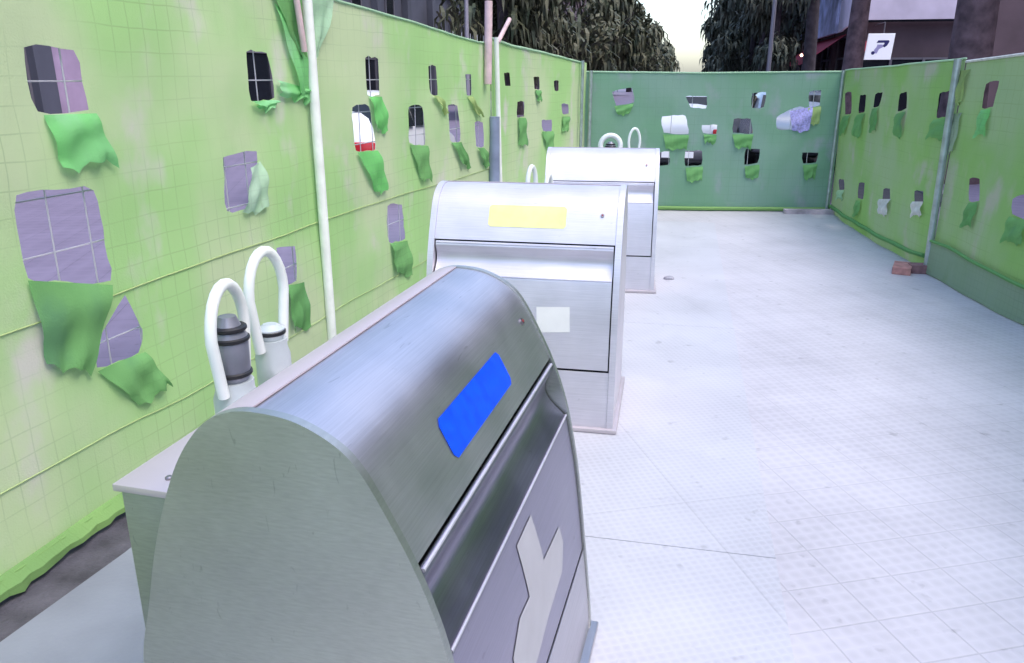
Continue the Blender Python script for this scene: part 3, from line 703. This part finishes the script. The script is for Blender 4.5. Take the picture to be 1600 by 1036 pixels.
# ------------------------------------------------------------------ small things on the floor
def brick(loc,rz,label,m,L=.24,W=.115,H=.065,name='brick',cat='brick'):
    bm=bmesh.new(); box(bm,-L/2,L/2,-W/2,W/2,0,H,.006)
    for v in bm.verts: v.co+=Vector((random.uniform(-.002,.002),)*3)
    o=mesh(name,bm,m); o.location=loc; o.rotation_euler=(0,0,rz); return tag(o,label,cat)
brick((3.50,6.86,-.003),R(62),'pinkish brick lying flat nearest the camera at the foot of the grey fence post',M['brickm'],.29,.15,.065)
brick((3.655,6.83,-.003),R(-8),'darker brick wedged between the paler brick and the grey fence post',mat('dark_brick',(.28,.15,.16),.85,0,(14,.3),(50,.8)),.20,.13,.075)
brick((3.80,10.02,-.003),R(-4),'flat grey wooden plank on the floor against the foot of the far teal fence',M['plank'],.62,.10,.055,'wooden_plank','plank')
bm=bmesh.new(); bmesh.ops.create_icosphere(bm,subdivisions=2,radius=.04)
for v in bm.verts: v.co=Vector((v.co.x*1.2,v.co.y,v.co.z*.5))*(1+random.uniform(-.12,.12))
o=mesh('pebble',bm,M['stone'],None,True); o.location=(1.35,6.55,.012); tag(o,'small grey stone on the pale floor beside the farthest container','stone')

# ------------------------------------------------------------------ trees along the avenue
def crown_mesh(rnd,r,zb,zt,n,size,frond=False,cl=26,ax=(0,0)):
    bm=bmesh.new(); clumps=[]
    for i in range(cl):
        h=rnd.random(); ang=rnd.uniform(0,6.283)
        prof=math.sin(math.pi*min(1,.12+h*.86))**.6
        rr=r*prof*rnd.uniform(.35,.95)
        clumps.append((Vector((ax[0]+rr*math.cos(ang),ax[1]+rr*math.sin(ang),zb+(zt-zb)*h)),r*rnd.uniform(.28,.48)))
    for i in range(n):
        c,cr=rnd.choice(clumps)
        d=Vector((rnd.gauss(0,1),rnd.gauss(0,1),rnd.gauss(0,.8))).normalized()*cr*rnd.uniform(.35,1.05)
        p=c+d
        if frond:
            L=size*rnd.uniform(2.0,4.5); a=rnd.uniform(0,6.283); w=size*.32
            dx,dy=math.cos(a),math.sin(a); q0=p; q1=p+Vector((dx*L*.35,dy*L*.35,-L*.25)); q2=p+Vector((dx*L*.45,dy*L*.45,-L*.85))
            s=Vector((-dy,dx,0))*w
            v=[bm.verts.new(x) for x in (q0-s*.6,q0+s*.6,q1+s,q1-s,q2)]
            bm.faces.new((v[0],v[1],v[2],v[3])); bm.faces.new((v[3],v[2],v[4]))
        else:
            t=Vector((rnd.gauss(0,1),rnd.gauss(0,1),rnd.gauss(0,1))).normalized(); s=t.orthogonal().normalized()
            w=t.cross(s); a=rnd.uniform(0,6.28); s,w=s*math.cos(a)+w*math.sin(a),w*math.cos(a)-s*math.sin(a)
            k=size*rnd.uniform(.6,1.4)
            v=[bm.verts.new(x) for x in (p-s*k,p+w*k*.45+t*k*.1,p+s*k,p-w*k*.45+t*k*.1)]
            bm.faces.new(v)
    return bm
def tree(a,nrm,label,seed,r=3,zb=2,zt=9,tr=.28,n=2600,size=.22,frond=False,bark='bark',leaf='leaf1',group=None,limbs=5):
    rnd=random.Random(seed); x,y=av(a,nrm)
    root=thing('palm_tree' if frond else 'street_tree',label,'tree',(x,y,-.01),rnd.uniform(0,6),group)
    bm=bmesh.new(); H=zb+(zt-zb)*.55
    pts=[];rad=[]
    for i in range(9):
        u=i/8; pts.append((.08*math.sin(u*3+seed),.08*math.sin(u*2.2+seed*2),H*u)); rad.append(tr*(1.25-.25*min(1,u*6))*(1-.45*u))
    tube(bm,pts,rad,14); trunk=mesh('trunk',bm,M[bark],root,True)
    for k in range(limbs):
        a_=k*6.283/limbs+rnd.uniform(-.3,.3); h0=H*rnd.uniform(.6,.9); L=r*.7; bm=bmesh.new()
        P=[(L*u*math.cos(a_),L*u*math.sin(a_),h0+(zt-h0)*.6*u**.8) for u in (0,.25,.5,.75,1)]
        tube(bm,P,[tr*.45,tr*.36,tr*.26,tr*.16,tr*.07],8); mesh('limb',bm,M[bark],trunk,True)
    mesh('crown',crown_mesh(rnd,r,zb,zt,n,size,frond),M[leaf],root)
    return root
gl='dark trees along the left side of the avenue'; gr='tall palms along the right side of the avenue'
sp=[(33,-7.4,'first dark tree of the left row, just beyond the leaning pink stake',2.0,8.5,2.4,3600,.17),
    (38,-8.0,'second dark drooping palm of the left row, above the far left fence panel',2.1,9.5,3.4,3800,.19),
    (50,-8.2,'third tree of the left row, dense and dark behind the back corner of the enclosure',2.0,10,3.4,3600,.22),
    (64,-8.0,'fourth tree of the left row, above the left end of the teal fence',2.0,10,3.3,3200,.26),
    (82,-7.6,'fifth tree of the left row, a little paler than the nearer ones',2.0,10,3.2,2800,.3),
    (104,-7.2,'sixth tree of the left row, its slope bounding the bright sky gap',2.0,9.6,3.2,2400,.34),
    (134,-6.6,'far tree of the left row beside the bright sky gap',2.0,9.5,3.4,2000,.42),
    (175,-6.6,'farthest and lowest tree of the left row at the foot of the sky gap',2.0,9.5,3.8,1800,.5)]
for i,(a,n_,lb,zb,zt,r,n,s) in enumerate(sp): tree(a,n_,lb,20+i,r,zb,zt,.30,int(n*(1 if i in (2,5) else .62)),s*(1 if i in (2,5) else 1.5),i not in (2,5),'bark','leaf1',gl)
sp=[(14.6,4.45,'nearest purple brown trunk on the right, rising behind the right fence',5.4,10,2.6,900,.2,.36),
    (23.4,4.35,'slim dark trunk between the two pale shop signs on the right',5.6,11,2.6,900,.22,.28),
    (31.5,4.2,'bare palm trunk just left of the blue and white sign',5.0,11,2.5,1200,.17,.26),
    (40,3.7,'first low drooping palm of the right row, dark and full',2.5,10,1.9,3200,.19,.26),
    (49,4.0,'second drooping palm of the right row, with a pale straight trunk',2.4,10,2.6,3200,.22,.24),
    (60,4.2,'third drooping palm of the right row, between the pale trunk and the sky gap',2.3,10.5,2.7,3000,.26,.26),
    (74,4.2,'fourth drooping palm of the right row, edging the sky gap',2.2,10.5,2.7,2600,.3,.26),
    (95,4.4,'far drooping palm of the right row beside the sky gap',2.0,10.5,2.8,2200,.36,.28),
    (130,4.8,'farthest palm of the right row at the foot of the sky gap',2.0,10,3.0,1800,.45,.3)]
for i,(a,n_,lb,zb,zt,r,n,s,tr_) in enumerate(sp): tree(a,n_,lb,50+i,r,zb,zt,tr_,n,s,True,'bark_p' if i<2 else 'bark','leaf2',gr,4)

# ------------------------------------------------------------------ buildings (local x = out from the street, y = along it)
def building(label,a0,nrm,side,L,H,wall,bay,name='street_building',shop=True,seed=0,depth=9):
    """side -1: stands left of the avenue, +1: right. root at its near street corner"""
    x,y=av(a0,nrm); root=thing(name,label,'building',(x,y,-.02),-R(12.06))
    s=side; rnd=random.Random(seed)
    X=lambda a,b:(min(a*s,b*s),max(a*s,b*s))
    bm=bmesh.new(); x0,x1=X(.35,depth); box(bm,x0,x1,0,L,0,H)
    mesh('wall_core',bm,M[wall],root)
    nb=int(L/bay); bw=L/nb
    # piers and spandrels of the street front
    bm=bmesh.new(); x0,x1=X(.0,.348)
    for i in range(nb+1):
        c=i*bw; bm=bmesh.new(); box(bm,x0,x1,max(0.003,c-.28),min(L-.003,c+.28),0,H,.01); mesh('pier',bm,M[wall],root)
    x0,x1=X(.06,.346)
    lv=[3.4]+[3.4+3.1*(k+1) for k in range(int((H-3.5)/3.1))]
    for i in range(nb):
        for z in lv:
            bm=bmesh.new(); box(bm,x0,x1,i*bw+.283,(i+1)*bw-.283,z,min(z+1.0,H-.05)); mesh('spandrel',bm,M[wall],root)
    for i in range(nb):
        y0,y1=i*bw+.283,(i+1)*bw-.283
        # shop front: frame, pane, stall riser
        bm=bmesh.new(); x0,x1=X(.20,.30)
        box(bm,x0,x1,y0,y0+.07,0,3.39); box(bm,x0,x1,y1-.07,y1,0,3.39); m_=(y0+y1)/2+rnd.uniform(-.3,.3)
        box(bm,x0,x1,m_-.035,m_+.035,.0,3.39); box(bm,*X(.21,.29),y0+.072,y1-.072,2.5,2.58)
        w=mesh('shop_window',bm,M['frame'],root)
        bm=bmesh.new(); box(bm,*X(.26,.275),y0+.03,y1-.03,.02,3.37); mesh('pane',bm,M['glass'],w)
        bm=bmesh.new(); box(bm,*X(.16,.255),y0+.075,m_-.04,.0,rnd.choice((.5,.7,2.45))); mesh('panel',bm,M['mauve'] if rnd.random()<.6 else M['frame'],w)
        if i<14:
            for z in lv[:-1]:
                bm=bmesh.new(); wy0,wy1=(y0+y1)/2-.6,(y0+y1)/2+.6
                for q in ((wy0,wy0+.07,z+1.01,z+2.8),(wy1-.07,wy1,z+1.01,z+2.8),(wy0+.072,wy1-.072,z+1.01,z+1.08),(wy0+.072,wy1-.072,z+2.73,z+2.8)): box(bm,*X(.27,.34),*q)
                w=mesh('window',bm,M['frame'],root)
                bm=bmesh.new(); box(bm,*X(.30,.31),wy0+.03,wy1-.03,z+1.04,z+2.76); mesh('pane',bm,M['glass'],w)
    bm=bmesh.new(); box(bm,*X(-.35,depth+.2),-.2,L+.2,H+.002,H+.35,.03); mesh('roof_cornice',bm,M[wall],root)
    return root
building('long dark slate coloured building with vertical piers, behind the left fence',-18,-14.5,-1,86,13,'slate',4.1,seed=1)
building('dark building farther along the left, mostly hidden behind the trees',70,-15.5,-1,70,14,'brown_f',5,seed=2)
shop=building('dark shop building on the right with pale fascia, red awning and white hanging sign',38,6.7,1,46,12,'brown_f',4.2,seed=3,depth=12)
building('dark brown building at the right edge behind the near tree trunks',-18,10.8,1,47,12,'brown_f',3.3,seed=4)
building('farther dark building on the right beyond the shop, behind the palms',86,7.4,1,60,13,'slate',5,seed=5)
# shop fascia: wraps the near corner with a rounded end
bm=bmesh.new()
def ribbon(bm,path,zb,zt,th):
    n=len(path)
    for k in range(n-1):
        pass
    A=[];B=[];C=[];D=[]
    for i,p in enumerate(path):
        a=Vector(path[max(i-1,0)]);b=Vector(path[min(i+1,n-1)]); d=(b-a).normalized(); nn=Vector((d.y,-d.x))
        q=Vector(p); o=q+nn*th
        z0=zb[i] if isinstance(zb,list) else zb; z1=zt
        A.append(bm.verts.new((q.x,q.y,z0)));B.append(bm.verts.new((q.x,q.y,z1)));C.append(bm.verts.new((o.x,o.y,z1)));D.append(bm.verts.new((o.x,o.y,z0)))
    for i in range(n-1):
        for S,T in ((A,B),(B,C),(C,D),(D,A)): bm.faces.new((S[i],S[i+1],T[i+1],T[i]))
    bm.faces.new((A[0],B[0],C[0],D[0])); bm.faces.new((A[-1],B[-1],C[-1],D[-1]))
# path in local coords: end wall (y<0) from far right to the street corner
path=[(4.6,-.55),(3.4,-.56),(2.2,-.57),(1.2,-.57)]+[(.35-.75*math.sin(t),.18-.75*math.cos(t)) for t in [i*R(90)/8 for i in range(9)]]+[(-.40,.9)]
zb=[3.98]*4+[3.98-.40*i/8 for i in range(9)]+[3.56]
ribbon(bm,path,zb,4.86,.10); mesh('fascia',bm,M['fascia'],shop,False)
bm=bmesh.new(); box(bm,.0,4.6,-.53,-.03,3.90,3.97); mesh('soffit',bm,M['glass'],shop)
bm=bmesh.new(); box(bm,-.46,-.32,1.3,14,3.56,6.3,.01); mesh('sign_board',bm,M['fascia2'],shop)
# awning: sloped cloth with a valance, and shop lights under it
def awning(y0,y1,zt,zb,out):
    bm=bmesh.new(); n=12
    for i in range(n):
        a=y0+(y1-y0)*i/n; b=y0+(y1-y0)*(i+1)/n
        v=[bm.verts.new(q) for q in ((-.02,a,zt),(-.02,b,zt),(-out,b,zb),(-out,a,zb),(-out-.01,b,zb-.28),(-out-.01,(a+b)/2,zb-.34),(-out-.01,a,zb-.28))]
        bm.faces.new(v[:4]); bm.faces.new((v[3],v[2],v[4],v[5],v[6]))
    o=mesh('awning',bm,M['awning'],shop); md=o.modifiers.new('t','SOLIDIFY'); md.thickness=.01
awning(1.0,17,3.5,2.62,1.25)
bm=bmesh.new(); box(bm,.02,.75,-.7,-.004,2.75,3.15,.01); mesh('canopy_band',bm,M['awning'],shop)
for (x,y,z,r) in ((-.2,-1.0,3.12,.11),(-1.4,4.2,2.72,.07),(-1.4,9,2.7,.07)):
    bm=bmesh.new(); lathe(bm,(x,y,z),[(r*.3,-r*.9),(r*.8,-r*.55),(r,0),(r*.75,r*.55),(r*.25,r*.95)],14); lp=mesh('shop_lamp',bm,M['lamp'],shop,True)
    bm=bmesh.new(); tube(bm,[(x,y,z+r*.9),(x,y,z+.5),(x+.3,y+.3,z+.5)],.012,6); mesh('lamp_arm',bm,M['frame'],lp)
# balcony bands with railings and a row of small warm lamps above the shop
for k,(z0,y0,y1) in enumerate(((7.2,1,20),(10.2,1,20))):
    bm=bmesh.new(); box(bm,-1.1,-.004,y0,y1,z0,z0+.22,.01); bl=mesh('balcony',bm,M['fascia'],shop)
    for j in range(10):
        yy=y0+.1+j*(y1-y0-.2)/9; bm=bmesh.new(); box(bm,-1.07,-1.03,yy,yy+.04,z0+.221,z0+1.15); mesh('railing_post',bm,M['frame'],bl)
    bm=bmesh.new(); box(bm,-1.09,-1.01,y0,y1,z0+1.152,z0+1.2); mesh('handrail',bm,M['frame'],bl)
# end wall shop front (dark opening with frames)
bm=bmesh.new()
for x in (.4,1.7,3.0,4.3): box(bm,x-.05,x+.05,-.12,-.004,0,2.5)
box(bm,.35,4.35,-.10,-.003,2.42,2.5); sw=mesh('shop_window',bm,M['frame'],shop)
bm=bmesh.new(); box(bm,.45,4.25,-.06,-.03,.3,2.41); mesh('pane',bm,M['glass'],sw)
# white hanging sign facing down the avenue
sx,sy=.80,-1.9
bm=bmesh.new(); box(bm,sx-.50,sx+.50,sy-.06,sy+.06,2.38,3.38,.012)
for v in bm.verts: v.co.x+=(v.co.z-2.88)*.06
sg=mesh('hanging_sign',bm,M['white_sign'],shop)
bm=bmesh.new(); tube(bm,[(sx+.1,sy,3.38),(sx+.1,sy,3.8),(sx+.1,-.1,3.8)],.02,6); mesh('bracket',bm,M['frame'],sg)
# its dark blue mark: a slanted hooked bar, a paler stem and a small round foot
def mark(poly,m,d):
    bm=bmesh.new(); a=[bm.verts.new((sx+u,sy-.061-d,2.88+v)) for u,v in poly]; b=[bm.verts.new((sx+u,sy-.055,2.88+v)) for u,v in poly]
    bm.faces.new(a); bm.faces.new(b[::-1])
    for i in range(len(poly)): bm.faces.new((a[i],a[(i+1)%len(poly)],b[(i+1)%len(poly)],b[i]))
    mesh('sign_mark',bm,m,sg)
mark([(-.14,.14),(-.08,.24),(.32,.24),(.34,.18),(.27,.04),(.18,-.03),(.10,.02),(.17,.12),(.14,.15)],M['navy'],.004)
mark([(-.10,.08),(.10,.08),(.12,-.02),(-.02,-.10),(-.08,-.26),(-.16,-.26),(-.20,-.12),(-.12,-.02)],mat('pale_violet_print',(.42,.38,.66),.5),.002)
mark([(-.23+.07*math.cos(t*math.pi/6),-.24+.07*math.sin(t*math.pi/6)) for t in range(12)],M['navy'],.004)
finish_dummy=0

# ------------------------------------------------------------------ street lamp among the palms
def lamp_post(a,n_,label,h=8):
    x,y=av(a,n_); root=thing('street_lamp',label,'street lamp',(x,y,-.01),R(10))
    bm=bmesh.new(); tube(bm,[(0,0,0),(0,0,.9),(0,0,.92),(0,0,h)],[.11,.10,.07,.045],12); mesh('pole',bm,mat('pale_grey_pole',(.30,.28,.33),.5,.3),root,True)
    bm=bmesh.new(); tube(bm,[(0,0,h-.3),(-.5,0,h+.1),(-1.3,0,h+.2)],.035,8); mesh('arm',bm,M['frame'],root,True)
    bm=bmesh.new(); box(bm,-1.9,-1.2,-.14,.14,h+.12,h+.26,.04); mesh('lamp_head',bm,M['frame'],root)
lamp_post(27,2.45,'thin pale street lamp pole standing in front of the palms on the right')
lamp_post(24,-6.5,'thin grey street lamp pole in front of the dark building left of the wooden stake')

# ------------------------------------------------------------------ parked cars beyond the fences
def car(x,y,rz,paint,label,L=4.2,Wd=1.76,H=1.45,van=False):
    root=thing('parked_car',label,'car',(x,y,-.008),rz,'cars parked outside the fences')
    w=Wd/2
    if van: st=[(0,.55,.95,1.0,.97),(.08,.35,1.05,1.5,.96),(.35,.28,1.08,H,.95),(1.4,.22,1.08,H,.95),(2.8,.22,1.08,H-.02,.94),(3.3,.22,1.06,H-.1,.93),(4.0,.25,1.02,1.08,.9),(L-.25,.28,.88,.92,.86),(L,.42,.72,.75,.72)]
    else: st=[(0,.50,.82,.86,.90),(.07,.34,.92,.98,.96),(.30,.26,.96,1.12,.97),(.75,.22,.95,H-.04,.98),(1.5,.20,.94,H,.98),(2.3,.20,.92,H-.06,.98),(2.95,.20,.90,.98,.97),(3.6,.22,.80,.83,.95),(L-.2,.26,.68,.71,.90),(L,.38,.58,.60,.78)]
    bm=bmesh.new(); rings=[]
    for (yy,zb,zs,zt,k) in st:
        hw=w*k; tw=hw*(.80 if zt-zs>.12 else .93)
        pts=[(-hw*.9,zb),(-hw,zb+.12),(-hw,(zb+zs)/2),(-hw*.985,zs),(-tw,zt-.06),(-tw*.85,zt),(0,zt+.015),(tw*.85,zt),(tw,zt-.06),(hw*.985,zs),(hw,(zb+zs)/2),(hw,zb+.12),(hw*.9,zb)]
        rings.append([bm.verts.new((p,yy,q)) for p,q in pts])
    for a,b in zip(rings,rings[1:]):
        n=len(a)
        for i in range(n): bm.faces.new((a[i],a[(i+1)%n],b[(i+1)%n],b[i]))
    bm.faces.new(rings[0][::-1]); bm.faces.new(rings[-1])
    body=mesh('body',bm,paint,root,True)
    sd=body.modifiers.new('s','SUBSURF'); sd.levels=1; sd.render_levels=1
    zt=H-.12
    # windows as slightly proud dark panes with the body's slant
    def pane(name,vs):
        bm=bmesh.new(); f=bm.faces.new([bm.verts.new(v) for v in vs]); 
        o=mesh(name,bm,M['carglass'],root); md=o.modifiers.new('t','SOLIDIFY'); md.thickness=.02; md.offset=0
    if van: pane('rear_window',[(-w*.62,.10,1.10),(w*.62,.10,1.10),(w*.60,.25,zt-.02),(-w*.60,.25,zt-.02)])
    else: pane('rear_window',[(-w*.80,.27,1.02),(w*.80,.27,1.02),(w*.72,.62,zt+.02),(-w*.72,.62,zt+.02)])
    for s in (-1,1):
        pane('side_window',[(s*w*.965,.7,.99),(s*w*.965,1.6,.98),(s*w*.82,1.55,zt),(s*w*.82,.95,zt)])
        pane('side_window',[(s*w*.965,1.7,.98),(s*w*.965,2.75,.96),(s*w*.82,2.2,zt-.03),(s*w*.82,1.65,zt)])
        bm=bmesh.new(); box(bm,min(s*w*.62,s*w*.93),max(s*w*.62,s*w*.93),-.015,.13,.66,.86,.02); mesh('tail_light',bm,M['tail'],root,True)
        bm=bmesh.new(); box(bm,min(s*w*.45,s*w*.80),max(s*w*.45,s*w*.80),L-.10,L+.01,.50,.62,.02); mesh('headlight',bm,M['rim'],root,True)
        for yy in (.75,L-.85):
            bm=bmesh.new(); tube(bm,[(s*(w-.20),yy,.31),(s*(w-.19),yy,.31),(s*(w-.02),yy,.31),(s*(w-.005),yy,.31)],[.28,.31,.31,.28],20); wh=mesh('wheel',bm,M['black'],root,True)
            bm=bmesh.new(); tube(bm,[(s*(w-.01),yy,.31),(s*(w+.004),yy,.31)],[.19,.18],16); mesh('rim',bm,M['rim'],wh,True)
    bm=bmesh.new(); box(bm,-w*.9,w*.9,-.06,.10,.36,.52,.03); mesh('bumper',bm,M['frame'],root,True)
    bm=bmesh.new(); box(bm,-.26,.26,-.075,-.062,.40,.50,.004); mesh('number_plate',bm,M['white_sign'],root)
    bm=bmesh.new(); tube(bm,[(0,0,0),(0,.01,0)],.01,6); bm.free()
    return root
RZ=-R(12)
car(2.75,13.3,RZ,M['carwhite'],'white car parked just beyond the teal far fence, glimpsed through its holes')
car(5.2,14.6,RZ,M['cargrey'],'silver car beyond the teal fence, glimpsed through the hole with the lilac flap')
car(-2.62,10.6,RZ,M['carwhite'],'white car with red tail lights outside the left fence, glimpsed through a hole',4.3,1.78,1.5)

# ------------------------------------------------------------------ sky, sun, camera
w=bpy.data.worlds.new('World'); scene.world=w; w.use_nodes=True
nt=w.node_tree; bg=nt.nodes['Background']; sky=nt.nodes.new('ShaderNodeTexSky'); sky.sky_type='NISHITA'; sky.sun_disc=False
SUN_EL,SUN_AZ=R(58),R(125)
sky.sun_elevation=SUN_EL; sky.sun_rotation=SUN_AZ; sky.air_density=1; sky.dust_density=2.2; sky.ozone_density=1
nt.links.new(sky.outputs[0],bg.inputs[0]); bg.inputs[1].default_value=.15
l=bpy.data.lights.new('sun','SUN'); l.energy=.5; l.angle=R(50); l.color=(1,.94,.90)
lo=bpy.data.objects.new('sun',l); COL.objects.link(lo); lo.location=(20,10,30)
d=Vector((math.sin(SUN_AZ)*math.cos(SUN_EL),math.cos(SUN_AZ)*math.cos(SUN_EL),math.sin(SUN_EL)))
lo.rotation_euler=d.to_track_quat('Z','Y').to_euler()
cam=bpy.data.cameras.new('camera'); co=bpy.data.objects.new('camera',cam); COL.objects.link(co); scene.camera=co
cam.sensor_width=36; cam.lens=36*1224/1600; cam.clip_end=3000; cam.clip_start=.02
co.location=(0,0,1.65); co.rotation_euler=(R(90)-math.atan(396/1224.),0,0)
scene.view_settings.view_transform='Standard'; scene.view_settings.look='None'; scene.view_settings.gamma=1
scene.view_settings.exposure=1.6
scene.render.resolution_x=1024; scene.render.resolution_y=663
